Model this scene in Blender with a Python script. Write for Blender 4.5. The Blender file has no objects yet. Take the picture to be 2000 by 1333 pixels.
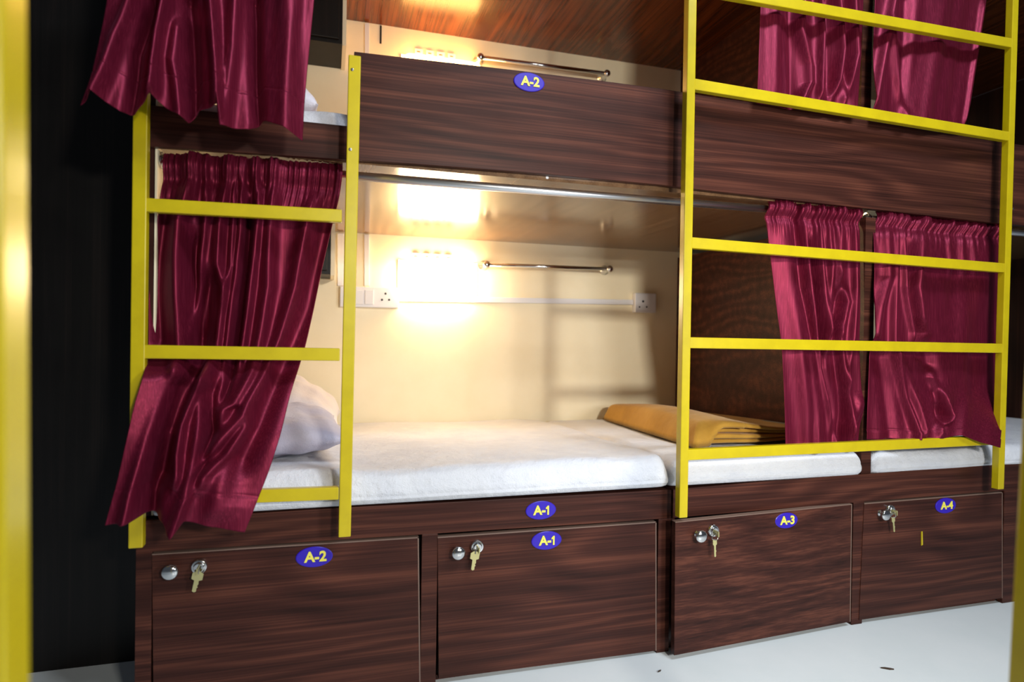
import bpy, bmesh, math, random
import numpy as np
from mathutils import Vector, Matrix
random.seed(7)
S = bpy.context.scene
C = S.collection

# ------------------------------------------------------------------ camera
F, YAW, PIT, ROLL, CZ, CD = 1220.0, 0.286307, -0.007547, 0.015407, 0.8512, 1.5
_fw = np.array([math.sin(YAW)*math.cos(PIT), math.cos(YAW)*math.cos(PIT), math.sin(PIT)])
_rt = np.array([math.cos(YAW), -math.sin(YAW), 0.0]); _up = np.cross(_rt, _fw)
_r2 = _rt*math.cos(ROLL)+_up*math.sin(ROLL); _u2 = -_rt*math.sin(ROLL)+_up*math.cos(ROLL)
CAM = np.array([0.0, -CD, CZ])
cd = bpy.data.cameras.new('camera'); cam = bpy.data.objects.new('camera', cd); C.objects.link(cam)
cd.sensor_width = 36; cd.lens = F*36/2000; cd.clip_start = 0.02
m = Matrix.Identity(4)
for i in range(3):
    m[i][0] = _r2[i]; m[i][1] = _u2[i]; m[i][2] = -_fw[i]; m[i][3] = CAM[i]
cam.matrix_world = m
cd.dof.use_dof = True; cd.dof.focus_distance = 1.75; cd.dof.aperture_fstop = 2.2
S.camera = cam

# ------------------------------------------------------------------ view, world, lights
S.view_settings.view_transform = 'Standard'; S.view_settings.look = 'None'
S.view_settings.gamma = 1; S.view_settings.use_curve_mapping = False
S.view_settings.exposure = 0.0
w = bpy.data.worlds.new('world'); S.world = w; w.use_nodes = True
w.node_tree.nodes['Background'].inputs[0].default_value = (0.75, 0.85, 1.0, 1)
w.node_tree.nodes['Background'].inputs[1].default_value = 0.07

def area(name, loc, target, sx, sy, power, col):
    l = bpy.data.lights.new(name, 'AREA'); l.shape = 'RECTANGLE'; l.size = sx; l.size_y = sy
    l.energy = power; l.color = col
    o = bpy.data.objects.new(name, l); C.objects.link(o); o.location = loc
    o.rotation_euler = (Vector(target)-Vector(loc)).to_track_quat('-Z', 'Y').to_euler()
    return o
area('aisle_tube_light', (1.3, -1.75, 3.1), (0.8, 0.0, 0.3), 1.2, 0.3, 60, (0.82, 0.91, 1.0))
o = area('corridor_light', (1.35, -1.95, 1.0), (0.55, 0.0, 0.45), 0.26, 0.26, 8, (0.90, 0.95, 1.0))
o.data.spread = math.radians(110)
o = area('opposite_bunk_lamp', (0.80, -2.9, 1.45), (0.95, 0.0, 1.0), 0.22, 0.14, 12, (1.0, 0.95, 0.84))
o.data.spread = math.radians(80)

# ------------------------------------------------------------------ helpers
def ray(px, py):
    return _fw + _r2*((px-1000)/F) + _u2*((666.5-py)/F)
def at(px, py, Y=0.0):
    d = ray(px, py); t = (Y-CAM[1])/d[1]; return Vector(CAM+d*t)
def atz(px, py, Z=0.0):
    d = ray(px, py); t = (Z-CAM[2])/d[2]; return Vector(CAM+d*t)

def tag(o, label=None, cat=None, group=None, kind=None):
    if label: o['label'] = label
    if cat: o['category'] = cat
    if group: o['group'] = group
    if kind: o['kind'] = kind
    return o
def empty(name, loc, label, cat, group=None):
    o = bpy.data.objects.new(name, None); C.objects.link(o); o.location = loc; o.empty_display_size = .05
    return tag(o, label, cat, group)
def wpos(o):
    p = Vector((0, 0, 0))
    while o is not None:
        p += Vector(o.location); o = o.parent
    return p
def link(name, bm, mats, parent=None, origin=None, smooth=False, bevel=0, subsurf=0):
    """bm is in world coordinates; the object's origin goes to `origin` (world)."""
    me = bpy.data.meshes.new(name)
    if origin is None:
        if parent is not None: origin = wpos(parent)
        else:
            vs = [v.co for v in bm.verts]
            origin = Vector((sum(v.x for v in vs)/len(vs), sum(v.y for v in vs)/len(vs), min(v.z for v in vs)))
    origin = Vector(origin)
    bmesh.ops.translate(bm, verts=bm.verts, vec=-origin)
    bmesh.ops.recalc_face_normals(bm, faces=bm.faces)
    bm.to_mesh(me); bm.free()
    for mt in (mats if isinstance(mats, (list, tuple)) else [mats]): me.materials.append(mt)
    if smooth:
        for p in me.polygons: p.use_smooth = True
    o = bpy.data.objects.new(name, me); C.objects.link(o)
    if parent is not None:
        o.parent = parent; o.location = origin-wpos(parent)
    else: o.location = origin
    if bevel:
        b = o.modifiers.new('bevel', 'BEVEL'); b.width = bevel; b.segments = 2; b.limit_method = 'ANGLE'
        b.angle_limit = math.radians(40)
    if subsurf:
        s = o.modifiers.new('sub', 'SUBSURF'); s.levels = subsurf; s.render_levels = subsurf
    return o
def box(bm, a, b, mi=0):
    a = Vector(a); b = Vector(b)
    vs = [bm.verts.new((x, y, z)) for x in (a.x, b.x) for y in (a.y, b.y) for z in (a.z, b.z)]
    for f in ((0, 1, 3, 2), (4, 6, 7, 5), (0, 4, 5, 1), (2, 3, 7, 6), (0, 2, 6, 4), (1, 5, 7, 3)):
        bm.faces.new([vs[i] for i in f]).material_index = mi
    return vs
def hexa(bm, front, dvec, mi=0):
    """solid from a front quad (4 pts) and an offset vector"""
    d = Vector(dvec); a = [bm.verts.new(Vector(p)) for p in front]; b = [bm.verts.new(Vector(p)+d) for p in front]
    n = len(a)
    bm.faces.new(a).material_index = mi; bm.faces.new(b[::-1]).material_index = mi
    for i in range(n):
        j = (i+1) % n
        bm.faces.new([a[i], b[i], b[j], a[j]]).material_index = mi
def tube(bm, p0, p1, r, seg=20, mi=0, r1=None):
    p0 = Vector(p0); p1 = Vector(p1); d = (p1-p0).normalized(); r1 = r if r1 is None else r1
    u = d.orthogonal().normalized(); v = d.cross(u)
    A = []; B = []
    for i in range(seg):
        t = 2*math.pi*i/seg; o = u*math.cos(t)+v*math.sin(t)
        A.append(bm.verts.new(p0+o*r)); B.append(bm.verts.new(p1+o*r1))
    for i in range(seg):
        j = (i+1) % seg; bm.faces.new([A[i], A[j], B[j], B[i]]).material_index = mi
    bm.faces.new(A[::-1]).material_index = mi; bm.faces.new(B).material_index = mi
def lathe(bm, base, axis, prof, seg=28, mi=0):
    """prof: list of (distance along axis, radius)"""
    base = Vector(base); d = Vector(axis).normalized(); u = d.orthogonal().normalized(); v = d.cross(u)
    rings = []
    for (h, r) in prof:
        if r < 1e-6: rings.append([bm.verts.new(base+d*h)])
        else: rings.append([bm.verts.new(base+d*h+(u*math.cos(2*math.pi*i/seg)+v*math.sin(2*math.pi*i/seg))*r) for i in range(seg)])
    for a, b in zip(rings[:-1], rings[1:]):
        for i in range(seg):
            j = (i+1) % seg
            if len(a) == 1 and len(b) == 1: continue
            if len(a) == 1: bm.faces.new([a[0], b[j], b[i]]).material_index = mi
            elif len(b) == 1: bm.faces.new([a[i], a[j], b[0]]).material_index = mi
            else: bm.faces.new([a[i], a[j], b[j], b[i]]).material_index = mi

# ------------------------------------------------------------------ materials
def lin(c): return tuple(((x/255)/12.92 if x/255 <= .04045 else ((x/255+.055)/1.055)**2.4) for x in c)+(1,)
def mat(name, col, rough=.5, metal=0, spec=.5, **kw):
    mt = bpy.data.materials.new(name); mt.use_nodes = True
    b = mt.node_tree.nodes['Principled BSDF']
    b.inputs['Base Color'].default_value = lin(col); b.inputs['Roughness'].default_value = rough
    b.inputs['Metallic'].default_value = metal; b.inputs['Specular IOR Level'].default_value = spec
    for k, v in kw.items(): b.inputs[k].default_value = v
    return mt
def nodes(mt): return mt.node_tree.nodes, mt.node_tree.links, mt.node_tree.nodes['Principled BSDF']
def coords(N, L, scale=(1, 1, 1), kind='Object'):
    tc = N.new('ShaderNodeTexCoord'); mp = N.new('ShaderNodeMapping'); mp.inputs['Scale'].default_value = scale
    L.new(tc.outputs[kind], mp.inputs['Vector']); return mp.outputs[0]
def noise(N, L, vec, scale, detail=4, rough=.5):
    n = N.new('ShaderNodeTexNoise'); n.inputs['Scale'].default_value = scale; n.inputs['Detail'].default_value = detail
    n.inputs['Roughness'].default_value = rough; L.new(vec, n.inputs['Vector']); return n.outputs['Fac']
def math_(N, L, op, a, b=None):
    n = N.new('ShaderNodeMath'); n.operation = op
    for i, x in enumerate((a, b)):
        if x is None: continue
        if isinstance(x, (int, float)): n.inputs[i].default_value = x
        else: L.new(x, n.inputs[i])
    return n.outputs[0]
def ramp(N, L, fac, stops):
    r = N.new('ShaderNodeValToRGB'); e = r.color_ramp.elements
    while len(e) < len(stops): e.new(.5)
    for el, (p, c) in zip(e, stops): el.position = p; el.color = lin(c)
    L.new(fac, r.inputs[0]); return r.outputs[0]
def bump(N, L, b, h, strength=.2, dist=.001):
    n = N.new('ShaderNodeBump'); n.inputs['Strength'].default_value = strength; n.inputs['Distance'].default_value = dist
    L.new(h, n.inputs['Height']); L.new(n.outputs[0], b.inputs['Normal'])

def wood(name, dark, mid, light, axis='X', rough=.3, spec=.5, figure=9.0):
    """laminate: streaks and cathedral figure running along `axis`"""
    mt = mat(name, mid, rough, 0, spec); N, L, b = nodes(mt)
    def sc(al, ac, th):   # along, across 1 , across 2
        return {'X': (al, th, ac), 'Z': (ac, th, al), 'Y': (ac, al, th)}[axis]
    big = noise(N, L, coords(N, L, sc(.75, 4.2, 1.0)), 1.0, 2, .4)
    sep = N.new('ShaderNodeSeparateXYZ'); tc = N.new('ShaderNodeTexCoord'); L.new(tc.outputs['Object'], sep.inputs[0])
    ac = sep.outputs[{'X': 2, 'Z': 0, 'Y': 0}[axis]]
    ph = math_(N, L, 'ADD', math_(N, L, 'MULTIPLY', ac, 120.0), math_(N, L, 'MULTIPLY', big, figure*8.0))
    rings = math_(N, L, 'MULTIPLY_ADD', math_(N, L, 'SINE', ph), .5); N[-1].inputs[2].default_value = .5
    fine = noise(N, L, coords(N, L, sc(1.6, 230, 230)), 1.0, 5, .6)
    mid_ = noise(N, L, coords(N, L, sc(.9, 34, 34)), 1.0, 3, .55)
    f = math_(N, L, 'ADD', math_(N, L, 'MULTIPLY', rings, .11), math_(N, L, 'MULTIPLY', fine, .5))
    f = math_(N, L, 'ADD', f, math_(N, L, 'MULTIPLY', mid_, .42))
    L.new(ramp(N, L, f, [(.36, dark), (.52, mid), (.68, light)]), b.inputs['Base Color'])
    sm = noise(N, L, coords(N, L, (3, 3, 3)), 2.0, 3, .6)
    rr = N.new('ShaderNodeMapRange'); rr.inputs['To Min'].default_value = rough*.8; rr.inputs['To Max'].default_value = rough*1.35
    L.new(sm, rr.inputs['Value']); L.new(rr.outputs[0], b.inputs['Roughness'])
    if axis != 'Y': bump(N, L, b, fine, .12, .0006)
    return mt
M = {}
M['wood'] = wood('walnut_laminate', (42, 22, 18), (65, 35, 28), (96, 55, 42), rough=.36, spec=.15)
M['wood_v'] = wood('walnut_laminate_upright', (36, 17, 14), (54, 28, 23), (76, 42, 32), axis='Z', spec=.3)
M['wood_black'] = wood('black_brown_laminate', (10, 7, 5), (15, 11, 9), (26, 19, 16), axis='Z', rough=.42, spec=.3)
M['wood_red'] = wood('red_wood_laminate', (62, 28, 11), (94, 46, 19), (120, 62, 28), axis='Y', rough=.22)
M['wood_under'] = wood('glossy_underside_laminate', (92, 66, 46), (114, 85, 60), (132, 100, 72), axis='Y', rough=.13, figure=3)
M['edge'] = mat('worn_edge_band', (120, 96, 84), .6)
def wall_mat(name, c1, c2):
    mt = mat(name, c1, .55); N, L, b = nodes(mt)
    n = noise(N, L, coords(N, L, (1, 1, 1)), 5, 5, .6)
    L.new(ramp(N, L, n, [(.3, c1), (.7, c2)]), b.inputs['Base Color'])
    bump(N, L, b, noise(N, L, coords(N, L, (1, 1, 1)), 60, 4, .6), .15, .001)
    return mt
M['cream'] = wall_mat('cream_wall_paint', (244, 229, 194), (249, 236, 204))
M['floor'] = wall_mat('pale_floor', (236, 243, 244), (243, 248, 249))
nodes(M['floor'])[2].inputs['Roughness'].default_value = .32
def paint(name, c1, c2):
    mt = mat(name, c1, .32, 0, .5, **{'Coat Weight': .25, 'Coat Roughness': .15}); N, L, b = nodes(mt)
    n = noise(N, L, coords(N, L, (1, 1, 1)), 14, 5, .6)
    L.new(ramp(N, L, n, [(.35, c2), (.6, c1)]), b.inputs['Base Color'])
    bump(N, L, b, noise(N, L, coords(N, L, (1, 1, 1)), 90, 3, .6), .12, .001)
    return mt
M['yellow'] = paint('yellow_enamel', (200, 178, 12), (190, 168, 10))
M['chrome'] = mat('chrome', (215, 215, 215), .12, 1)
M['steel'] = mat('brushed_steel', (225, 225, 228), .32, 1)
M['brass'] = mat('key_brass', (205, 196, 140), .35, .6)
M['ring'] = mat('key_ring_steel', (150, 148, 145), .3, 1)
M['plastic'] = mat('white_plastic', (226, 224, 226), .4)
M['hole'] = mat('socket_hole', (40, 38, 40), .6)
M['blue'] = mat('plaque_blue', (46, 22, 170), .35)
M['letter'] = mat('plaque_yellow', (235, 224, 90), .4)
M['dark'] = mat('matte_near_black', (10, 8, 8), .8)
M['rubber'] = mat('red_mark', (150, 60, 40), .6)
def fabric(name, c1, c2, rough=.9, scale=500, sheen=.2, wr=.3):
    mt = mat(name, c1, rough, 0, .2, **{'Sheen Weight': sheen}); N, L, b = nodes(mt)
    n = noise(N, L, coords(N, L, (1, 1, 1)), 9, 4, .55)
    L.new(ramp(N, L, n, [(.35, c2), (.65, c1)]), b.inputs['Base Color'])
    h = math_(N, L, 'ADD', noise(N, L, coords(N, L, (1, 1, 1)), scale, 2, .5), math_(N, L, 'MULTIPLY', noise(N, L, coords(N, L, (1, 1, 1)), 22, 4, .6), 6.0))
    bump(N, L, b, h, wr, .002)
    return mt
M['sheet'] = fabric('white_sheet', (224, 225, 231), (212, 214, 223), wr=.8)
M['pillow'] = fabric('white_pillowcase', (226, 222, 232), (216, 212, 224), wr=.4)
M['pillow_shaded'] = fabric('shaded_white_pillowcase', (190, 186, 202), (178, 174, 194), wr=.5)  # white case with the front pillow's grey-lavender shade put into its colour
M['blanket'] = fabric('mustard_blanket', (186, 140, 56), (168, 124, 46), .95, 350, .12)
M['blanket_dark'] = fabric('dark_blanket_edge', (66, 44, 24), (50, 34, 18), .95, 350, .3)
# satin curtain cloth with upright slubs
mt = mat('maroon_satin', (120, 18, 52), .45, .5, .5, **{'Sheen Weight': .08, 'Sheen Roughness': .4}); N, L, b = nodes(mt)
b.inputs['Sheen Tint'].default_value = lin((220, 110, 150)); b.inputs['Specular Tint'].default_value = lin((255, 170, 190))
sl = noise(N, L, coords(N, L, (420, 420, 9)), 1.0, 3, .6)
L.new(ramp(N, L, sl, [(.25, (84, 14, 34)), (.55, (106, 22, 46)), (.8, (134, 40, 64))]), b.inputs['Base Color'])
bump(N, L, b, sl, .35, .0006)
M['satin'] = mt
def emis(name, col, s):
    mt = bpy.data.materials.new(name); mt.use_nodes = True; N, L, b = nodes(mt)
    b.inputs['Base Color'].default_value = (1, 1, 1, 1); b.inputs['Emission Color'].default_value = col+(1,)
    b.inputs['Emission Strength'].default_value = s
    return mt
M['glow'] = emis('lamp_diffuser', (1.0, .72, .40), 42)
M['glow_up'] = emis('upper_lamp_diffuser', (1.0, .50, .13), 24)

# ------------------------------------------------------------------ setting
XL, XE = -.36, -.388       # inner / outer face of the left end panel
XP0, XP1 = 1.545, 1.582    # partition between the two bays
XR = 3.1; B = 1.06
ZB, ZS, ZC = .447, 1.252, 2.09
def struct(name, a, b_, mt, bevel=0):
    bm = bmesh.new(); box(bm, a, b_); o = link(name, bm, mt, origin=(0, 0, 0), bevel=bevel); o['kind'] = 'structure'; return o
struct('floor', (-4, -4.5, -.05), (5, 1.3, 0), M['floor'])
struct('wall_back', (XE, B, 0), (XR, B+.05, ZC+.2), M['cream'])
struct('wall_left', (-3.0, .308, 0), (XE-.002, .358, 3.0), M['wood_black'])
struct('ceiling', (XE, 0.0, ZC), (XR, B, ZC+.03), M['wood_red'])
# narrow dark strip on the cream wall by the upper cable trunk
j0 = at(742, 50, B); j1 = at(747, 86, B)
struct('trim_1', (j0.x, B-.0025, j1.z), (j0.x+.007, B, j0.z), M['dark'])

# left end panel: cream inside, walnut outside
bm = bmesh.new(); box(bm, (XE, .02, ZB+.002), (XL-.004, B-.002, ZC-.002), 0); box(bm, (XL-.004, .02, ZB+.002), (XL, B-.002, ZC-.002), 1)
tag(link('end_panel', bm, [M['wood_v'], M['cream']], origin=(XE, 0, 0)), 'upright brown end panel closing the bunk on the left behind the ladder', 'panel')
# partition
bm = bmesh.new(); box(bm, (XP0, .004, ZB+.001), (XP1, B-.002, ZS-.026)); 
tag(link('partition_panel', bm, M['wood'], origin=(XP0, 0, ZB)), 'dark brown partition between the lower berths, beside the folded mustard blanket', 'partition')
bm = bmesh.new(); box(bm, (XP0, .03, ZS+.025), (XP1, B-.002, ZC-.002))
tag(link('partition_panel', bm, M['wood'], origin=(XP0, 0, ZS)), 'dark brown partition between the upper berths, behind the top ladder rungs', 'partition')

bm = bmesh.new(); box(bm, (XR+.001, 0, 0), (XR+.03, B, ZC))
tag(link('end_panel', bm, M['wood_v'], origin=(XR, 0, 0)), 'dark brown panel at the far right end of the berths, right of the wide ladder', 'panel')

# ------------------------------------------------------------------ plaques, knobs, locks, keys
def letters(bm, text, org, size, mi, y):
    cu = bpy.data.curves.new('t', 'FONT'); cu.body = text; cu.size = size; cu.extrude = .0012; cu.offset = size*.034
    cu.align_x = 'CENTER'; cu.align_y = 'CENTER'
    o = bpy.data.objects.new('t', cu); C.objects.link(o)
    dg = bpy.context.evaluated_depsgraph_get(); me = o.evaluated_get(dg).to_mesh()
    vs = [bm.verts.new((org.x+v.co.x, y-v.co.z, org.z+v.co.y)) for v in me.vertices]
    for p in me.polygons:
        try: bm.faces.new([vs[i] for i in p.vertices]).material_index = mi
        except ValueError: pass
    bpy.data.objects.remove(o); bpy.data.curves.remove(cu)
def plaque(text, px, py, y, parent, hw=.0405, hh=.0235):
    c = at(px, py, y); bm = bmesh.new(); n = 48; prof = [(0, 1), (.002, 1), (.003, .95)]
    rings = [[bm.verts.new((c.x+hw*s*math.cos(2*math.pi*i/n), y-h, c.z+hh*s*math.sin(2*math.pi*i/n))) for i in range(n)] for h, s in prof]
    for a, b_ in zip(rings[:-1], rings[1:]):
        for i in range(n): bm.faces.new([a[i], a[(i+1) % n], b_[(i+1) % n], b_[i]])
    bm.faces.new(rings[-1]); bm.faces.new(rings[0][::-1])
    if text.endswith('1'):
        letters(bm, text[:-1], c+Vector((-.004, 0, 0)), .032, 1, y-.0035)
        q = [(.0165, -.0118), (.0165, .0045), (.0125, .0025), (.0125, .0062), (.0175, .0112), (.0208, .0112), (.0208, -.0118)]
        hexa(bm, [c+Vector((a, -.0047, b_)) for a, b_ in q], (0, .0024, 0), 1)
    else: letters(bm, text, c+Vector((.003, 0, 0)), .032, 1, y-.0035)
    o = link('number_plaque', bm, [M['blue'], M['letter']], parent, origin=(c.x, y, c.z))
    o['label'] = 'blue oval plaque lettered %s in yellow' % text
def hardware(parent, y, knob, lock, key0, key1, ringed):
    k = at(*knob, y); bm = bmesh.new()
    lathe(bm, k, (0, -1, 0), [(0, .010), (.002, .010), (.004, .006), (.012, .006), (.015, .012), (.019, .0165), (.023, .0165), (.026, .013), (.028, 0)])
    link('knob', bm, M['chrome'], parent, origin=k, smooth=True)['label'] = 'round chrome knob'
    k = at(*lock, y); bm = bmesh.new()
    lathe(bm, k, (0, -1, 0), [(0, .0165), (.006, .0165), (.009, .0150), (.0095, .011), (.014, .0105), (.015, .009), (.015, 0)])
    link('lock', bm, M['chrome'], parent, origin=k, smooth=False, bevel=.0006)['label'] = 'round chrome cam lock'
    a = at(*key0, y-.024); b_ = at(*key1, y-.020); bm = bmesh.new()
    # key stub standing in the lock
    box(bm, (k.x-.0012, y-.030, k.z-.010), (k.x+.0012, y-.014, k.z+.004), 0)
    d = (b_-a); L_ = d.length; d.normalize(); s = Vector((d.z, 0, -d.x))
    def P(u, v, o=0): return a+d*(u*L_)+s*v+Vector((0, o, 0))
    if not ringed:
        pts = [(0, -.004), (0, .004), (.03, .006), (.10, .011), (.38, .011), (.44, .0045), (.95, .004), (1, 0), (.95, -.004), (.8, -.0035), (.75, -.0055), (.68, -.0035), (.60, -.0055), (.44, -.0045), (.38, -.011), (.10, -.011), (.03, -.006)]
        hexa(bm, [P(u, v) for u, v in pts], (0, .0022, 0), 0)
        tube(bm, P(-.12, 0, -.001), P(.12, 0, -.001), .0014, 8, 1)
        o = link('key', bm, [M['brass'], M['ring']], parent, origin=a); o['label'] = 'pale brass key hanging from the lock'
    else:
        # ring
        n = 22; R_ = .0085; cc = P(.12, 0)
        ps = [cc+(s*math.cos(2*math.pi*i/n)+d*math.sin(2*math.pi*i/n))*R_+Vector((0, .003*math.sin(4*math.pi*i/n), 0)) for i in range(n)]
        for i in range(n): tube(bm, ps[i], ps[(i+1) % n], .0012, 8, 1)
        pts = [(.25, -.006), (.25, .006), (.45, .006), (.50, .0028), (.97, .0026), (1, 0), (.97, -.0026), (.8, -.0024), (.74, -.004), (.68, -.0024), (.50, -.0028), (.45, -.006)]
        hexa(bm, [P(u, v) for u, v in pts], (0, .002, 0), 0)
        o = link('key', bm, [M['brass'], M['ring']], parent, origin=a); o['label'] = 'small key on a steel ring hanging from the lock'

# ------------------------------------------------------------------ storage benches
def edge_z(pts):
    return sorted([(p.x, p.z) for p in (at(x, y, 0) for x, y in pts)])
def interp(tab, x): return float(np.interp(x, [t[0] for t in tab], [t[1] for t in tab]))
base_top = edge_z([(300, 1017), (690, 991), (820, 985), (1315, 957), (1420, 947), (1670, 928), (1940, 908)])
door_top = edge_z([(294, 1082), (819, 1048), (1283, 1018), (1687, 983), (1960, 961)])
def strip(bm, xs, zt, zb, y0, y1, mi=0):
    """long board between x samples with top / bottom heights as functions of x"""
    A = []
    for x in xs:
        A.append([bm.verts.new((x, y0, zb(x))), bm.verts.new((x, y0, zt(x))), bm.verts.new((x, y1, zt(x))), bm.verts.new((x, y1, zb(x)))])
    for a, b_ in zip(A[:-1], A[1:]):
        for i in range(4):
            j = (i+1) % 4; bm.faces.new([a[i], a[j], b_[j], b_[i]]).material_index = mi
    bm.faces.new(A[0]).material_index = mi; bm.faces.new(A[-1][::-1]).material_index = mi
zt = lambda x: interp(base_top, x)
zd = lambda x: interp(door_top, x)
G = .0035
def bench(x0, x1, openings, label):
    t = empty('storage_bench', ((x0+x1)/2, 0, 0), label, 'storage bench')
    bm = bmesh.new(); xs = sorted(set([x0, x1]+[x for x in np.linspace(x0, x1, 9)]))
    strip(bm, xs, zt, lambda x: zd(x)+G, 0, .018)
    edges = [x0]+[v for o in openings for v in o[:2]]+[x1]
    for a, b_ in zip(edges[0::2], edges[1::2]):
        if b_-a > .004: strip(bm, [a, b_], lambda x: zd(x)+G, lambda x: 0, .0, .018)
    for (a, b_) in [(o[0], o[1]) for o in openings]: box(bm, (a, .022, .0), (b_, .03, .012))
    link('face_frame', bm, M['wood'], t, bevel=.0012)
    bm = bmesh.new(); box(bm, (x0, .018, .42), (x1, B-.002, .438)); link('bed_board', bm, M['wood'], t)
    bm = bmesh.new(); box(bm, (x0, .018, 0), (x0+.016, B-.002, .42)); link('side_panel', bm, M['wood_v'], t)
    bm = bmesh.new(); box(bm, (x1-.016, .018, 0), (x1, B-.002, .42)); link('side_panel', bm, M['wood_v'], t)
    bm = bmesh.new(); box(bm, (x0+.016, .30, 0), (x1-.016, .31, .42)); link('inner_panel', bm, M['dark'], t)
    return t
def door(t, corners, ys, kw, plq, grain=M['wood']):
    """corners TL,TR,BR,BL in pixels; ys = front plane at left / right"""
    yl, yr = ys
    P = [at(*corners[0], yl), at(*corners[1], yr), at(*corners[2], yr), at(*corners[3], yl)]
    for p in (P[2], P[3]): p.z = max(p.z, .008)
    bm = bmesh.new(); hexa(bm, P, (0, .017, 0), 0)
    # lighter worn edge band along the top and the right side
    w_ = .0022
    hexa(bm, [P[0]+Vector((0, -.0004, 0)), P[1]+Vector((0, -.0004, 0)), P[1]+Vector((0, -.0004, -w_)), P[0]+Vector((0, -.0004, -w_))], (0, .0174, .0004), 1)
    hexa(bm, [P[1]+Vector((0, -.0004, 0)), P[2]+Vector((0, -.0004, 0)), P[2]+Vector((-w_*1.3, -.0004, 0)), P[1]+Vector((-w_*1.3, -.0004, 0))], (.0004, .0174, 0), 1)
    o = link('door', bm, [grain, M['edge']], t, origin=P[3], bevel=0)
    return o
xL = XE
x_a = at(822, 1200).x; x_b = at(853, 1200).x; x_c = at(1284, 1150).x; x_d = at(1308, 1150).x
t1 = bench(xL, x_d, [(at(296, 1200).x, x_a), (x_b, x_c)], 'brown wooden storage bench with two locker doors, under the left berth and its ladder')
d = door(t1, [(297, 1083), (818, 1050), (821, 1355), (300, 1395)], (-.002, -.002), None, None)
plaque('A-2', 614, 1088, -.002, d); hardware(d, -.002, (336, 1112), (390, 1106), (388, 1117), (378, 1158), False)
d = door(t1, [(855, 1050), (1282, 1020), (1282, 1279), (857, 1327)], (-.002, -.002), None, None)
plaque('A-1', 1067, 1056, -.002, d); hardware(d, -.002, (892, 1076), (931, 1067), (929, 1078), (923, 1115), False)
plaque('A-1', 1056, 997, 0.0, t1)
x_e = x_d+.006; x_f = at(1665, 1100).x; x_g = at(1686, 1100).x; x_h = at(1960, 1060).x
t2 = bench(x_e, XR, [(x_e+.002, x_f), (x_g, x_h)], 'brown wooden storage bench with a door standing ajar, below the wide ladder')
d = door(t2, [(1319, 1020), (1664, 985), (1661, 1215), (1317, 1281)], (-.05, -.006), None, None)
def onln(px, py, a=(1319, -.05), b_=(1664, -.006)): return a[1]+(px-a[0])/(b_[0]-a[0])*(b_[1]-a[1])-.001
plaque('A-3', 1535, 1017, onln(1535, 0)-.001, d, .038, .022)
hardware(d, onln(1380, 0), (1361, 1044), (1391, 1036), (1396, 1044), (1397, 1089), True)
d = door(t2, [(1688, 984), (1958, 962), (1958, 1169), (1678, 1212)], (-.002, -.002), None, None)
plaque('A-4', 1846, 988, -.002, d, .042, .024); hardware(d, -.002, (1719, 1003), (1736, 996), (1744, 1002), (1747, 1040), True)
pm = at(1801, 1040, -.0045); pn = at(1801, 1065, -.0045); bm = bmesh.new()
hexa(bm, [pm+Vector((-.002, 0, 0)), pm+Vector((.002, 0, .002)), pn+Vector((.0035, 0, 0)), pn+Vector((-.002, 0, -.002))], (0, .0025, 0))
link('paint_mark', bm, M['yellow'], d)['label'] = 'small stroke of yellow paint'

# ------------------------------------------------------------------ upper bunk: slab, guard board, fascia
t = empty('upper_bunk', (.6, 0, ZS), 'dark brown upper bunk with a tall guard board bearing the number A-2', 'bunk bed')
bm = bmesh.new(); box(bm, (XL+.001, .019, ZS), (XR, B-.002, ZS+.024)); link('bed_slab', bm, M['wood_under'], t)
bt = edge_z([(702, 102), (1000, 136), (1280, 171), (1335, 181), (1500, 205), (1700, 236), (1962, 279)])
bb = edge_z([(702, 314), (790, 319), (1040, 338), (1280, 360), (1330, 366), (1500, 386), (1681, 406), (1962, 438)])
gx0 = at(701, 200).x
bm = bmesh.new(); strip(bm, list(np.linspace(gx0-.012, 2.05, 16))+[XR], lambda x: interp(bt, x), lambda x: interp(bb, x), 0, .018)
gb = link('guard_board', bm, M['wood'], t, bevel=.0012)
plaque('A-2', 1033, 161, 0.0, gb)
bm = bmesh.new(); strip(bm, list(np.linspace(XL-.024, gx0-.0125, 5)), lambda x: 1.333, lambda x: interp([(at(297, 286).x, at(297, 286).z), (at(672, 311).x, at(672, 311).z)], x), .002, .018)
link('low_fascia', bm, M['wood'], t, bevel=.0012)
# ------------------------------------------------------------------ ladders
def bar(bm, p0, p1, wx, y0, y1, horizontal):
    """flat bar between two points seen as its upper-left / lower-right line"""
    if horizontal: q = [p0, p1, p1-Vector((0, 0, wx)), p0-Vector((0, 0, wx))]
    else: q = [p0, p0+Vector((wx, 0, 0)), p1+Vector((wx, 0, 0)), p1]
    q = [Vector((p.x, y0, p.z)) for p in q]; hexa(bm, q, (0, y1-y0, 0))
LY0, LY1 = -.064, -.041
def ladder(posts, rungs, rw, pw, label, screws):
    base = at(posts[0][1][0], posts[0][1][1], LY0)
    t = empty('bunk_ladder', base, label, 'ladder')
    for (a, b_) in posts:
        bm = bmesh.new(); bar(bm, at(*a, LY0), at(*b_, LY0), pw, LY0, LY1, False)
        link('post', bm, M['yellow'], t, bevel=.002)
    for (a, b_) in rungs:
        bm = bmesh.new(); bar(bm, at(*a, LY0), at(*b_, LY0), rw, LY0+.002, LY1-.002, True)
        link('rung', bm, M['yellow'], t, bevel=.002)
    for (x, y) in screws:
        p = at(x, y, LY0); bm = bmesh.new(); lathe(bm, p, (0, -1, 0), [(0, .0035), (.001, .0033), (.0015, .002), (.0015, 0)], 12)
        link('screw', bm, M['ring'], t)
    return t
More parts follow.
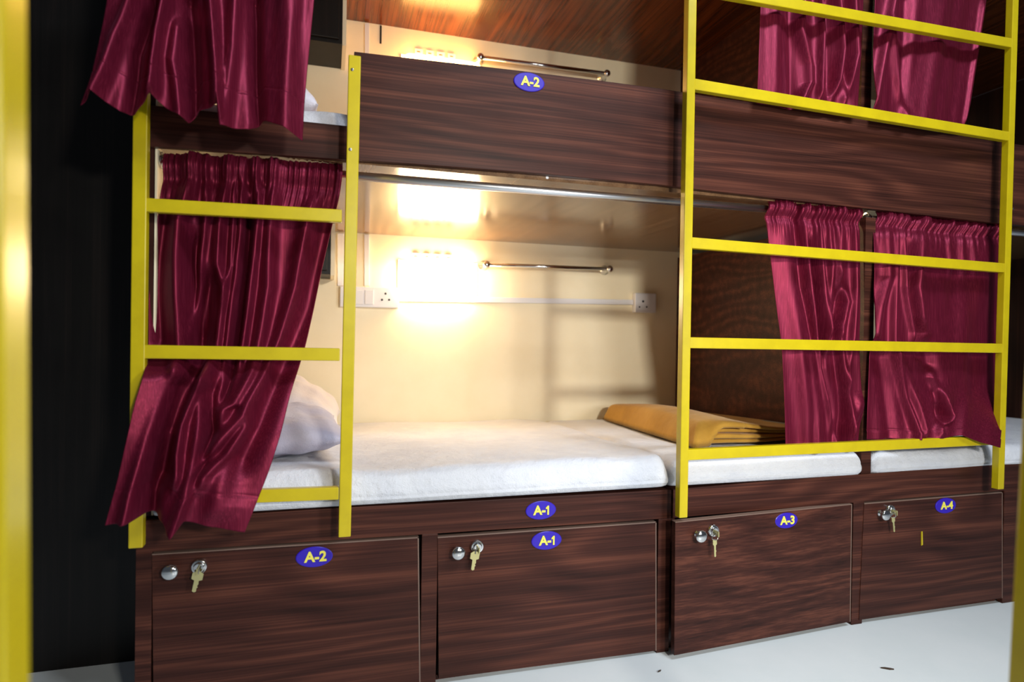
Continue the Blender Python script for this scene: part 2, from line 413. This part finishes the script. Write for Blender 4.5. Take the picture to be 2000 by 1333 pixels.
ladder([((261, 60), (250, 1073)), ((681, 106), (661, 1051))],
       [((282, 386), (668, 409)), ((275, 674), (664, 681)), ((270, 966), (662, 953))], .028, .0265,
       'narrow yellow steel ladder on the left, half covered by hanging maroon curtains', [(688, 136), (684, 292)])
ladder([((1351, -330), (1327, 1013)), ((1989, -330), (1950, 957))],
       [((1356, -40), (1984, 75)), ((1356, 152), (1980, 258)), ((1351, 463), (1972, 515)), ((1349, 659), (1967, 672)), ((1342, 879), (1957, 851))],
       .029, .0245, 'wide tall yellow steel ladder on the right with five rungs in view', [(1979, 408)])

# near yellow posts
def near_post(p, q, wx, label):
    a = at(*p, -.96); b_ = at(*q, -.96); dd = (b_-a)
    top = a+dd*((2.3-a.z)/dd.z); bot = a+dd*((0-a.z)/dd.z)
    bm = bmesh.new(); s = Vector((wx, 0, 0))
    hexa(bm, [top, top+s, bot+s, bot], (0, -.04, 0))
    tag(link('steel_post', bm, M['yellow'], bevel=.003), label, 'post', 'yellow posts close to the camera')
near_post((56, 100), (61, 1250), -.04, 'blurred yellow steel post close by, at the left edge')
near_post((1996, 800), (1970, 1290), .04, 'blurred dark yellow steel post close by, at the lower right edge')

# ------------------------------------------------------------------ curtain rods
def rod(p0, p1, label, r=.0105):
    t = empty('curtain_rod', p0, label, 'curtain rod')
    bm = bmesh.new(); tube(bm, p0, p1, r, 24); link('tube', bm, M['steel'], t, smooth=True)
    for p, s in ((p0, 1), (p1, -1)):
        bm = bmesh.new(); lathe(bm, p, (s, 0, 0), [(0, .019), (.004, .019), (.005, .0135), (.016, .0135), (.016, .0105)]); link('end_bracket', bm, M['chrome'], t, smooth=False, bevel=.001)
    return t
RY = .046
rl = at(300, 312, RY); rr_ = at(1685, 409, RY)
t = rod(Vector((XL+.001, RY, at(310, 313, RY).z)), Vector((XP0-.001, RY, 1.236)), 'shiny steel curtain rod along the front under the upper bunk')
p = at(1066, 348, .03); bm = bmesh.new(); lathe(bm, p, (0, -1, .2), [(0, .007), (.006, .0085), (.010, .007), (.012, 0)]); link('hook_cap', bm, M['plastic'], t, smooth=True)['label'] = 'small white cap'
rod(Vector((XP1+.001, RY, 1.232)), Vector((XR-.1, RY, 1.222)), 'steel curtain rod over the right berth, behind the wide ladder')
bm = bmesh.new()

# ------------------------------------------------------------------ curtains
def curtain(label, left, right, depth, ridges, hem=None, header=True, waves=9, wamp=.006, nu=220, nv=240, seed=1, seam=.9, group=None):
    """left/right: pixel polylines top to bottom. depth: [(v, yL, yR)]. ridges: ([(px,py)..], width_px, amp[, v-fade])"""
    L_ = np.array(left, float); R_ = np.array(right, float)
    vl = (L_[:, 1]-L_[0, 1])/(L_[-1, 1]-L_[0, 1]); vr = (R_[:, 1]-R_[0, 1])/(R_[-1, 1]-R_[0, 1])
    dv = np.array(depth, float); rng = np.random.RandomState(seed)
    def smooth_interp(v, xs, ys): return np.interp(v, xs, ys)
    vs = np.linspace(0, 1, nv+1); us = np.linspace(0, 1, nu+1)
    xl = smooth_interp(vs, vl, L_[:, 0]); yl = smooth_interp(vs, vl, L_[:, 1]); xr = smooth_interp(vs, vr, R_[:, 0]); yr = smooth_interp(vs, vr, R_[:, 1])
    k = np.ones(13)/13
    def sm(a):
        p = np.concatenate([a[0]*2-a[1:7][::-1], a, a[-1]*2-a[-7:-1][::-1]]); return np.convolve(p, k, 'valid')
    xl, xr = sm(xl), sm(xr)
    dl = np.interp(vs, dv[:, 0], dv[:, 1]); dr = np.interp(vs, dv[:, 0], dv[:, 2]); dl, dr = sm(dl), sm(dr)
    U, V = np.meshgrid(us, vs)
    PL = np.array([at(xl[i], yl[i], dl[i]) for i in range(nv+1)]); PR = np.array([at(xr[i], yr[i], dr[i]) for i in range(nv+1)])
    P = PL[:, None, :]*(1-U[..., None])+PR[:, None, :]*U[..., None]
    off = np.zeros_like(U)
    wid = (xr-xl)
    for rd in ridges:
        pts, wpx, amp = rd[:3]
        pp = np.array(pts, float)
        # pixel -> (u,v)
        ruv = []
        for (x, y) in pp:
            v = .5
            for _ in range(12):
                xa = np.interp(v, vs, xl); xb = np.interp(v, vs, xr); u = (x-xa)/(xb-xa)
                yt = yl[0]*(1-u)+yr[0]*u; yb = yl[-1]*(1-u)+yr[-1]*u; v = min(max((y-yt)/(yb-yt), 0), 1)
            ruv.append((u, v))
        ruv = np.array(sorted(ruv, key=lambda q: q[1]))
        c = np.interp(V, ruv[:, 1], ruv[:, 0]); 
        wu = (wpx/wid)[:, None]
        s = (U-c)/wu
        env = np.ones_like(V)
        v0, v1 = ruv[0, 1], ruv[-1, 1]; f = .07
        if v0 > .12: env *= np.clip((V-v0+f)/f, 0, 1)
        if v1 < .97: env *= np.clip((v1+f-V)/f, 0, 1)
        env = env*env*(3-2*env)
        off += -amp*env*np.exp(-np.abs(s)**2)
    ph = np.cumsum(rng.uniform(.6, 1.5, 40))
    fr = np.zeros_like(U)
    for kf, a in ((waves, 1.0), (waves*1.7, .25)):
        fr += a*np.sin(2*np.pi*kf*(U+.05*np.sin(3*V+rng.rand()*6)+.03*np.sin(7*U+rng.rand()*6))+rng.rand()*6)
    off += wamp*fr*np.clip(.35+V*.9, 0, 1)
    if header:
        # gathered pocket round the rod: tight ruffles that fan out below
        g = np.zeros_like(U)
        for kf, a in ((26, 1.0), (41, .7), (67, .45)):
            g += a*np.sin(2*np.pi*kf*(U+.012*np.sin(9*U+kf))+rng.rand()*6+2.5*V)
        hv = header if isinstance(header, float) else .05
        off += .0035*g*np.clip(1-V/.16, 0, 1)**1.3
        off += -.013*np.exp(-((V-hv*.55)/(hv*.55))**2)+.006*np.exp(-((V-hv*1.35)/(hv*.35))**2)
    # doubled hem: a slight step
    off += -.0016*(V > seam)+.0014*np.exp(-((V-seam)/.004)**2)
    P[..., 1] += off
    if hem:
        hx = np.array([h[0] for h in hem]); hy = np.array([h[1] for h in hem])
        dz = np.interp(U, hx, hy); P[..., 2] -= dz/780.0*np.clip((V-.45)/.55, 0, 1)**2
    bm = bmesh.new(); g = [[bm.verts.new(P[i, j]) for j in range(nu+1)] for i in range(nv+1)]
    for i in range(nv):
        for j in range(nu): bm.faces.new([g[i][j], g[i][j+1], g[i+1][j+1], g[i+1][j]])
    o = link('curtain', bm, M['satin'], smooth=True)
    so = o.modifiers.new('thick', 'SOLIDIFY'); so.thickness = .0012; so.offset = 0
    tag(o, label, 'curtain', group or 'maroon satin curtains')
    return o

# lower left, hooked through the narrow ladder
curtain('maroon satin curtain hooked through the narrow left ladder, hanging below its mattress',
    [(322, 301), (319, 343), (306, 422), (294, 500), (289, 579), (289, 640), (289, 690), (283, 722), (274, 752), (262, 790), (249, 850), (227, 948), (205, 1027)],
    [(669, 322), (669, 343), (663, 384), (649, 437), (627, 532), (611, 611), (596, 678), (588, 705), (567, 771), (548, 850), (526, 919), (495, 998), (478, 1040)],
    [(0, .040, .040), (.1, .018, .02), (.45, .012, .01), (.545, -.004, -.006), (.59, -.088, -.02), (.66, -.10, -.05), (.75, -.118, -.085), (1, -.135, -.115)],
    [([(376, 345), (350, 430), (346, 560), (352, 680), (325, 760), (290, 860), (262, 960), (250, 1020)], 15, 0.0345),
     ([(400, 345), (398, 430), (385, 560), (372, 640)], 7, 0.0172),
     ([(440, 345), (426, 440), (422, 520), (435, 570), (428, 620), (420, 690)], 9, 0.0276),
     ([(452, 345), (450, 440), (446, 520), (436, 565)], 6, 0.0161),
     ([(466, 345), (466, 450), (458, 530), (446, 620), (438, 690)], 7, 0.0207),
     ([(494, 345), (500, 420), (492, 500), (480, 600), (468, 690)], 9, 0.0253),
     ([(527, 345), (522, 460), (520, 560), (508, 640), (490, 720), (452, 790), (432, 800)], 13, 0.0253),
     ([(600, 420), (575, 560), (545, 660), (514, 730), (470, 810), (420, 870), (382, 915)], 14, 0.0276),
     ([(404, 715), (380, 760), (352, 830), (344, 890), (345, 930)], 8, 0.0299),
     ([(398, 740), (392, 820), (378, 900), (358, 970), (337, 1030)], 15, 0.0391),
     ([(478, 835), (440, 890), (396, 935)], 12, 0.0253),
     ([(400, 770), (402, 850), (384, 920)], 14, -0.0450),
     ([(318, 430), (306, 560), (310, 660)], 14, -0.0210),
     ([(330, 760), (300, 860), (285, 960), (282, 1030)], 20, -0.0600),
     ([(400, 560), (395, 640), (385, 700), (355, 770), (325, 850), (310, 940)], 16, -0.0360),
     ([(480, 420), (476, 520), (465, 620), (452, 700), (435, 760)], 8, -0.0270),
     ([(375, 480), (375, 580), (378, 660)], 12, -0.0270),
     ([(640, 420), (600, 600), (560, 700), (520, 790), (470, 900)], 22, -0.0210),
     ([(420, 950), (430, 990)], 40, 0.0207)],
    hem=[(0, 0), (.18, -10), (.24, -14), (.40, -8), (.48, 8), (.55, -14), (.75, -6), (1, 0)], waves=5, wamp=.0018, seed=3, header=.05, seam=.905)
# upper left
curtain('maroon satin curtain flaring out at the top left above the narrow ladder',
    [(222, -260), (216, -80), (210, 0), (200, 50), (192, 84), (176, 152), (157, 203)],
    [(622, -260), (618, -80), (614, 0), (608, 60), (602, 122), (595, 200), (591, 277)],
    [(0, -.02, -.02), (.45, -.11, -.11), (1, -.15, -.14)],
    [([(255, 0), (228, 80), (208, 150), (190, 195)], 12, .030),
     ([(320, 0), (305, 80), (296, 150), (292, 205)], 9, .036),
     ([(340, 60), (330, 130), (345, 230)], 12, .018),
     ([(405, 0), (412, 80), (416, 150), (418, 225)], 10, .040),
     ([(452, 0), (448, 100), (436, 200), (430, 255)], 13, .022),
     ([(560, 0), (556, 120), (552, 260)], 34, .030),
     ([(290, 0), (262, 100), (245, 210)], 12, -.030),
     ([(360, 0), (365, 100), (366, 220)], 16, -.036),
     ([(490, 0), (492, 120), (496, 250)], 13, -.034)],
    hem=[(0, 2), (.06, -16), (.16, 0), (.22, -2), (.30, -30), (.36, -16), (.46, 0), (.50, -22), (.60, -30), (.612, 2), (.74, -6), (.80, -24), (1, 0)],
    waves=7, wamp=.003, seed=5, header=False, seam=.86)
# lower right, left one
curtain('narrow maroon satin curtain bunched beside the folded blanket',
    [(1495, 393), (1491, 415), (1495, 454), (1510, 575), (1524, 672), (1530, 770), (1533, 868)],
    [(1678, 406), (1678, 430), (1679, 497), (1679, 614), (1677, 672), (1679, 731), (1684, 790), (1684, 809), (1678, 832), (1676, 862)],
    [(0, .040, .040), (.1, .025, .02), (1, .005, -.0)],
    [([(1520, 440), (1536, 560), (1560, 700), (1585, 860)], 26, .022),
     ([(1562, 430), (1572, 520), (1590, 660), (1610, 780), (1626, 860)], 7, .018),
     ([(1592, 430), (1598, 520), (1606, 600), (1610, 670)], 7, .018),
     ([(1612, 440), (1618, 540), (1612, 640)], 6, .016),
     ([(1632, 440), (1630, 520), (1648, 590), (1632, 660), (1645, 760), (1655, 850)], 9, .022),
     ([(1664, 440), (1667, 560), (1662, 660), (1650, 740)], 6, .016),
     ([(1675, 790), (1660, 830)], 10, .014),
     ([(1578, 480), (1592, 600), (1604, 720), (1622, 840)], 6, -.018),
     ([(1640, 560), (1632, 620)], 8, -.02),
     ([(1625, 640), (1640, 760), (1642, 850)], 7, -.020),
     ([(1552, 440), (1562, 560), (1582, 660)], 7, -.016)],
    hem=[(0, 0), (.5, 3), (1, 0)], waves=5, wamp=.0025, seed=8, header=.05, seam=1.2)
# lower right, right one
curtain('wide maroon satin curtain drawn across the right berth behind the wide ladder',
    [(1707, 412), (1706, 440), (1708, 536), (1703, 614), (1701, 676), (1697, 750), (1693, 859)],
    [(1958, 438), (1957, 470), (1955, 575), (1953, 660), (1953, 731), (1960, 809), (1953, 875)],
    [(0, .040, .040), (.1, .0, .02), (.3, -.010, .005), (.75, -.013, -.005), (.88, -.014, -.05), (1, -.014, -.092)],
    [([(1725, 460), (1728, 540), (1712, 600), (1706, 650)], 9, .020),
     ([(1742, 450), (1740, 560), (1738, 670), (1760, 780), (1785, 852)], 6, .020),
     ([(1756, 450), (1762, 560), (1778, 650)], 6, .018),
     ([(1790, 450), (1782, 560), (1790, 620), (1802, 650)], 9, .022),
     ([(1750, 690), (1770, 760), (1800, 845)], 8, .018),
     ([(1812, 740), (1832, 790), (1848, 820), (1834, 845)], 8, .026),
     ([(1800, 650), (1815, 740)], 10, -.014),
     ([(1820, 770), (1838, 840)], 7, -.022),
     ([(1770, 480), (1774, 580), (1790, 680)], 8, -.018),
     ([(1718, 700), (1740, 850)], 12, -.016),
     ([(1845, 450), (1848, 520)], 5, .010), ([(1868, 450), (1872, 520)], 5, .010), ([(1890, 450), (1893, 520)], 5, .010),
     ([(1925, 480), (1860, 700), (1840, 780)], 30, .012)],
    hem=[(0, 0), (.35, -8), (.55, -14), (.7, -24), (.85, -10), (1, 0)], waves=5, wamp=.0025, seed=11, header=.05, seam=.96)
# upper right pair
curtain('maroon satin curtain at the upper berth, left of the upper partition',
    [(1490, -260), (1484, 0), (1480, 100), (1477, 203)],
    [(1692, -240), (1686, 0), (1680, 110), (1674, 225)],
    [(0, .02, .02), (.6, -.004, -.004), (1, -.020, -.020)],
    [([(1512, -100), (1508, 80), (1505, 200)], 22, .014),
     ([(1562, 0), (1556, 60), (1574, 130), (1575, 165), (1550, 212)], 9, .020),
     ([(1595, 0), (1600, 70), (1596, 180)], 6, .018),
     ([(1632, 0), (1640, 100), (1632, 160), (1622, 190)], 7, .018),
     ([(1662, 0), (1668, 110), (1648, 195)], 8, .020),
     ([(1615, 0), (1622, 200)], 9, -.016), ([(1538, 0), (1545, 205)], 8, -.012), ([(1650, 0), (1652, 200)], 6, -.014)],
    hem=[(0, 0), (.3, 6), (.5, -4), (1, 0)], waves=6, wamp=.002, seed=14, header=False, seam=1.2)
curtain('dim maroon satin curtain at the upper berth, right of the upper partition',
    [(1716, -240), (1709, 0), (1706, 110), (1704, 236)],
    [(1945, -200), (1926, 0), (1908, 112), (1880, 250)],
    [(0, .02, .02), (.6, -.004, -.004), (1, -.020, -.020)],
    [([(1740, 0), (1722, 100), (1708, 190)], 7, .018),
     ([(1738, 60), (1748, 150), (1762, 230)], 8, .016),
     ([(1770, 0), (1765, 120), (1760, 200)], 10, -.016),
     ([(1830, 0), (1820, 120), (1800, 235)], 26, .012),
     ([(1915, 20), (1900, 120), (1885, 230)], 5, .012)],
    waves=5, wamp=.002, seed=17, header=False, seam=1.2)

# ------------------------------------------------------------------ mattresses
def soft_box(name, x0, x1, y0, y1, z0, zf, zb, label, cat, mt, r=.03, seed=1, amp=.004, nx=90, ny=50, parent=None, group=None):
    """rounded slab whose top falls from zf (front) to zb (back)"""
    rng = np.random.RandomState(seed); ph = rng.rand(12)*6.28; fq = rng.uniform(4, 22, 12)
    bm = bmesh.new(); rows = []
    prof = [(0, 0, 0), (0, .5, 0)]
    # cross-section in (y, z): bottom front -> front face -> top -> back
    sec = [(y0+r*.5, 0.0)]
    H = 1.0
    for i in range(4): sec.append((y0+r*.25*(1-i/3), .05+.05*i))
    for i in range(5): sec.append((y0-.004*math.sin(i/4*math.pi), .2+.35*i/4))
    for i in range(1, 8):
        a = i/7*math.pi/2; sec.append((y0+r*(1-math.cos(a)), .55+.45*math.sin(a)))
    for i in range(1, ny): sec.append((y0+r+(y1-2*r-y0)*i/ny, 1.0))
    for i in range(0, 6):
        a = i/5*math.pi/2; sec.append((y1-r+r*math.sin(a), .6+.4*math.cos(a)))
    sec.append((y1, 0))
    for i in range(nx+1):
        x = x0+(x1-x0)*i/nx; e = min(x-x0, x1-x)/r
        rd = 0 if e >= 1 else 1-math.sqrt(max(0, 1-(1-e)**2))
        row = []
        for (y, h) in sec:
            t_ = (y-y0)/(y1-y0); zt_ = zf+(zb-zf)*t_
            n = sum(math.sin(fq[k]*x+ph[k]+(.6*fq[(k+3) % 12])*y) for k in range(12))/6
            z = z0+(zt_-z0)*h*(1-.42*rd)+amp*n*h
            yy = y+(.007*n*(h if h < .95 else 0) if y < y0+r else 0)+rd*r*.35*(1 if y < (y0+y1)/2 else -1)*(1 if (y < y0+r or y > y1-r) else 0)
            row.append(bm.verts.new((x, yy, max(z, z0))))
        rows.append(row)
    for a, b_ in zip(rows[:-1], rows[1:]):
        for i in range(len(sec)-1): bm.faces.new([a[i], a[i+1], b_[i+1], b_[i]])
    bm.faces.new(rows[0]); bm.faces.new(rows[-1][::-1])
    o = link(name, bm, mt, parent, smooth=True)
    if parent is None: tag(o, label, cat, group)
    return o
zm = .449
soft_box('mattress', XL+.004, .888, -.012, 1.05, zm, .535, .498, 'long white-sheeted mattress on the left berth, under the lit lamp', 'mattress', M['sheet'], seed=2, amp=.006, r=.035)
soft_box('mattress', .897, XP0-.004, -.010, 1.05, zm, .527, .490, 'short white mattress section under the folded mustard blanket', 'mattress', M['sheet'], seed=4, amp=.004, r=.035)
soft_box('mattress', XP1+.004, XR-.02, -.006, 1.05, zm, .522, .50, 'white mattress at the right, past the partition behind the wide ladder', 'mattress', M['sheet'], seed=6, amp=.004, r=.035)
soft_box('mattress', XL+.004, XP0-.004, .022, 1.05, ZS+.025, 1.368, 1.36, 'white mattress of the upper bunk, seen left of its guard board', 'mattress', M['sheet'], seed=9, amp=.010, r=.03)

# ------------------------------------------------------------------ pillows
def pillow(center, size, rot, label, seed=1, mt=None):
    rng = np.random.RandomState(seed); n = 40; bm = bmesh.new(); ph = rng.rand(8)*6.28
    R_ = Matrix.Rotation(rot[2], 3, 'Z') @ Matrix.Rotation(rot[1], 3, 'Y') @ Matrix.Rotation(rot[0], 3, 'X')
    def side(sg):
        g = []
        for i in range(n+1):
            row = []
            for j in range(n+1):
                a = i/n*2-1; b_ = j/n*2-1
                th = max(0, (1-abs(a)**2.6))**.55*max(0, (1-abs(b_)**2.6))**.55
                pin = 1-.07*(1-abs(a)**2)*abs(b_)**2; pin2 = 1-.07*(1-abs(b_)**2)*abs(a)**2
                wob = .004*(math.sin(5*a+ph[0]+3*b_)+math.sin(9*b_+ph[1]-4*a)+.6*math.sin(17*a+ph[2])+.6*math.sin(15*b_+ph[3]))*th
                p = Vector((a*size[0]/2*pin2, b_*size[1]/2*pin, sg*(th*size[2]/2+wob)))
                row.append(p)
            g.append(row)
        return g
    top = side(1); bot = side(-1); vt = {}
    def V(i, j, s):
        key = (i, j, 0 if (i in (0, n) or j in (0, n)) else s)
        if key not in vt: vt[key] = bm.verts.new(R_ @ (top if s > 0 else bot)[i][j]+Vector(center))
        return vt[key]
    for i in range(n):
        for j in range(n):
            bm.faces.new([V(i, j, 1), V(i+1, j, 1), V(i+1, j+1, 1), V(i, j+1, 1)])
            bm.faces.new([V(i, j, -1), V(i, j+1, -1), V(i+1, j+1, -1), V(i+1, j, -1)])
    o = link('pillow', bm, mt or M['pillow'], smooth=True); tag(o, label, 'pillow'); return o
pillow((-.14, .33, .590), (.36, .50, .122), (0, math.radians(1), math.radians(4)), 'white pillow toned as if in shade, lying flat at the head of the left berth, in front', 3, M['pillow_shaded'])
pillow((-.13, .80, .612), (.38, .42, .165), (math.radians(4), math.radians(24), 0), 'white pillow leaning up behind the flat one, glowing in warm lamp light', 5)
pillow((-.165, .30, 1.455), (.28, .36, .15), (0, math.radians(16), 0), 'white pillow on the upper bunk mattress, mostly behind the top curtain', 6)

# ------------------------------------------------------------------ blanket
def blanket():
    t = empty('folded_blanket', atz(1420, 860, .53), 'mustard yellow folded blanket lying at the foot of the left berth', 'blanket')
    c = [Vector((1.03, .13, 0)), Vector((1.525, .17, 0)), Vector((1.525, .93, 0)), Vector((1.14, .97, 0))]
    zb = lambda v: .531-.035*v
    n = 70; h = .0155
    def quad(u, v):
        a = c[0]*(1-u)+c[1]*u; b_ = c[3]*(1-u)+c[2]*u; return a*(1-v)+b_*v
    # under folds, shorter than the top one on the left and rear
    for k in range(4):
        top = k == 3
        bm = bmesh.new()
        def hgt(u, v):
            return .80+.62*math.exp(-((u-.24)/.30)**2)*math.exp(-((v-.45)/.6)**2)-.12*u
        def P(i, j, sd):
            u = i/n; v = j/n; ins = 0 if top else .05
            uu = ins+(1-ins)*u; d_ = min(u/.05, (1-u)/.04, v/.03, (1-v)/.03, 1); rd = math.sqrt(max(0, 1-(1-d_)**2))
            p = quad(uu, v); H = hgt(uu, v)
            z0 = zb(v)+k*h*H; z1 = zb(v)+(k+1.0)*h*H; zm_ = (z0+z1)/2
            if top:
                z1 += .006*math.exp(-((u-.2)/.2)**2)
                # the top fold hangs down the left side and the left half of the front
                dl = max(0, 1-u/.11); df = max(0, 1-v/.07)*max(0, min(1, (.24-u)/.12)); dr = max(dl**1.8, df**1.6)
                z0 -= (z0-zb(v)-.001)*dr; z1 = z1-(z1-zb(v)-.004)*dr**1.3; zm_ = z0*.6+z1*.4 if dr > 0 else zm_
            z = (z1 if sd > 0 else z0)*rd+zm_*(1-rd)
            z += .0012*math.sin(9*u+5*v+k)*rd
            dy = -.012*(k % 2)*(1-v)+.005*math.sin(8*u+2*k)*(1-v)
            return Vector((p.x, p.y+dy-(.02*(1-v) if top and u < .4 else 0), z))
        vt = {}
        def V(i, j, sd):
            key = (i, j, 0 if (i in (0, n) or j in (0, n)) else sd)
            if key not in vt: vt[key] = bm.verts.new(P(i, j, sd))
            return vt[key]
        for i in range(n):
            for j in range(n):
                mi = 1 if (i > n*.91 and j < n*.3) else 0
                bm.faces.new([V(i, j, 1), V(i+1, j, 1), V(i+1, j+1, 1), V(i, j+1, 1)]).material_index = mi
                bm.faces.new([V(i, j, -1), V(i, j+1, -1), V(i+1, j+1, -1), V(i+1, j, -1)]).material_index = mi
        link('fold', bm, [M['blanket'], M['blanket_dark']], t, smooth=True)
blanket()

# ------------------------------------------------------------------ wall fittings
def wbox(bm, x0, y0, x1, y1, dep, mi=0, off=0):
    a = at(x0, y0, B); b_ = at(x1, y1, B); box(bm, (a.x, B-dep-off, b_.z), (b_.x, B-off, a.z), mi)
def lamp(x0, z0, x1, z1, glow, label):
    t = empty('wall_lamp', ((x0+x1)/2, B, z0), label, 'lamp')
    bm = bmesh.new(); box(bm, (x0, B-.012, z0), (x1, B-.001, z1)); link('back_plate', bm, M['plastic'], t, bevel=.003)
    bm = bmesh.new(); n = 14; g = []
    for i in range(n+1):
        r = []
        for j in range(n+1):
            u = i/n*2-1; v = j/n*2-1; th = (max(0, 1-u**8)*max(0, 1-v**8))**.4
            r.append(bm.verts.new(((x0+x1)/2+u*((x1-x0)/2-.001), B-.012-.055*th, (z0+z1)/2+v*((z1-z0)/2-.001))))
        g.append(r)
    for i in range(n):
        for j in range(n): bm.faces.new([g[i][j], g[i+1][j], g[i+1][j+1], g[i][j+1]])
    link('diffuser', bm, glow, t, smooth=True)['label'] = 'glowing warm white cover'
    for k in range(4):
        xa = x0+.055+k*.045; bm = bmesh.new()
        box(bm, (xa, B-.014, z1+.004), (xa+.032, B-.002, z1+.030)); box(bm, (xa+.008, B-.0155, z1+.015), (xa+.022, B-.014, z1+.019), 1)
        link('clip', bm, [M['plastic'], M['rubber']], t, bevel=.0015)['label'] = 'small pale clip with a reddish mark'
a = at(777, 508, B); b_ = at(930, 590, B)
LW = b_.x-a.x; LH = a.z-b_.z
lamp(a.x, b_.z, b_.x, a.z, M['glow'], 'glowing rectangular wall lamp in the lower berth, above the cable trunk')
zu = at(840, 110, B).z-.012
lamp(a.x, zu-LH, b_.x, zu, M['glow_up'], 'glowing wall lamp in the upper berth, hidden behind the guard board')
# switchboard
t = empty('switchboard', at(722, 600, B), 'white switchboard with two switches and a socket, left of the lower lamp', 'switch')
bm = bmesh.new(); wbox(bm, 664, 560, 777, 603, .035); link('box', bm, M['plastic'], t, bevel=.003)
for k in range(2):
    bm = bmesh.new(); wbox(bm, 692+k*20, 568, 708+k*20, 596, .006, 0, .035); link('switch', bm, M['plastic'], t, bevel=.001)
bm = bmesh.new()
for (x, y) in ((753, 574), (746, 586), (760, 586)):
    p = at(x, y, B-.035); tube(bm, p, p+Vector((0, -.001, 0)), .0045, 12)
link('socket_holes', bm, M['hole'], t)
t = empty('wall_socket', at(1255, 612, B), 'small square white wall socket at the right end of the cable trunk', 'socket')
bm = bmesh.new(); wbox(bm, 1235, 573, 1275, 612, .03); link('plate', bm, M['plastic'], t, bevel=.003)
bm = bmesh.new()
for (x, y, r) in ((1256, 589, .0055), (1249, 600, .004), (1263, 600, .004)):
    p = at(x, y, B-.03); tube(bm, p, p+Vector((0, -.001, 0)), r, 12)
link('socket_holes', bm, M['hole'], t)
def trunk(pts, label):
    bm = bmesh.new()
    q = [at(x, y, B) for x, y in pts]; q = [Vector((p.x, B-.014, p.z)) for p in q]
    hexa(bm, q, (0, .013, 0)); tag(link('cable_trunk', bm, M['plastic'], bevel=.0015), label, 'cable trunk', 'white cable trunks on the back wall')
trunk([(778, 578), (1234, 586), (1234, 596), (778, 589)], 'long horizontal white cable trunk between the switchboard and the wall socket')
trunk([(711, 459), (721, 459), (721, 559), (711, 559)], 'short upright white cable trunk rising from the switchboard')
trunk([(659, 457), (671, 457), (671, 559), (659, 559)], 'upright cable trunk beside the dark cabinet, behind the left ladder post')
trunk([(712, 48), (721, 48), (721, 170), (712, 170)], 'upright cable trunk on the upper berth wall, right of the ladder post top')
# towel bars
def towel_bar(p0, p1, label):
    p0 = Vector((p0.x, B-.055, p0.z)); p1 = Vector((p1.x, B-.055, p1.z))
    t = empty('towel_bar', p0, label, 'towel bar', 'chrome towel bars on the back wall')
    bm = bmesh.new(); tube(bm, p0, p1, .0085, 20); link('rail', bm, M['chrome'], t, smooth=True)
    for p, s in ((p0, -1), (p1, 1)):
        bm = bmesh.new(); q = Vector((p.x, B-.001, p.z))
        lathe(bm, q, (0, -1, 0), [(0, .021), (.004, .021), (.008, .013), (.04, .0105), (.05, .014), (.062, .015), (.068, .010), (.070, 0)])
        link('bracket', bm, M['chrome'], t, smooth=True)
towel_bar(at(950, 517, B-.055), at(1190, 526, B-.055), 'chrome towel bar on the cream wall of the lower berth, right of the lamp')
towel_bar(at(938, 112, B-.055), at(1185, 144, B-.055), 'chrome towel bar in the upper berth, just above the guard board')
# small cabinets at the head end
def cabinet(z0, z1, x1, yf, label):
    t = empty('wall_cabinet', ((XL+x1)/2, B, z0), label, 'cabinet')
    bm = bmesh.new(); box(bm, (XL+.001, yf, z0), (x1, B-.001, z1)); link('body', bm, M['wood_black'], t, bevel=.001)
    bm = bmesh.new(); box(bm, (XL+.02, yf-.015, z0+.012), (x1-.012, yf-.001, z1-.01)); 
    link('door', bm, M['wood_black'], t, bevel=.002)
    bm = bmesh.new(); box(bm, (x1+.0005, yf, z0-.004), (x1+.014, B-.001, z1)); link('side_trim', bm, M['cream'], t)['label'] = 'cream trim down the cabinet side'
cabinet(1.066, ZS-.002, .005, .86, 'dark wall cabinet at the head of the lower berth, behind the curtain')
cabinet(1.893, ZC-.002, .035, .84, 'dark wall cabinet at the head of the upper berth, top left')

# ------------------------------------------------------------------ bits on the floor
def scrap(px, py, l, ang, label):
    p = atz(px, py, 0); bm = bmesh.new(); d_ = Vector((math.cos(ang), math.sin(ang), 0)); s = Vector((-d_.y, d_.x, 0))
    q = [p+d_*(-l), p+d_*(-l*.3)+s*l*.22, p+d_*l*.5+s*l*.16, p+d_*l, p+d_*l*.3-s*l*.2]
    q = [Vector((v.x, v.y, .0005)) for v in q]
    hexa(bm, q, (0, 0, .003)); tag(link('scrap', bm, M['blanket_dark'], bevel=0), label, 'litter')
scrap(1733, 1308, .016, -.5, 'thin brown scrap lying on the pale floor at the lower right')
scrap(1288, 1313, .007, .4, 'tiny brown scrap on the floor before the door marked A-1')
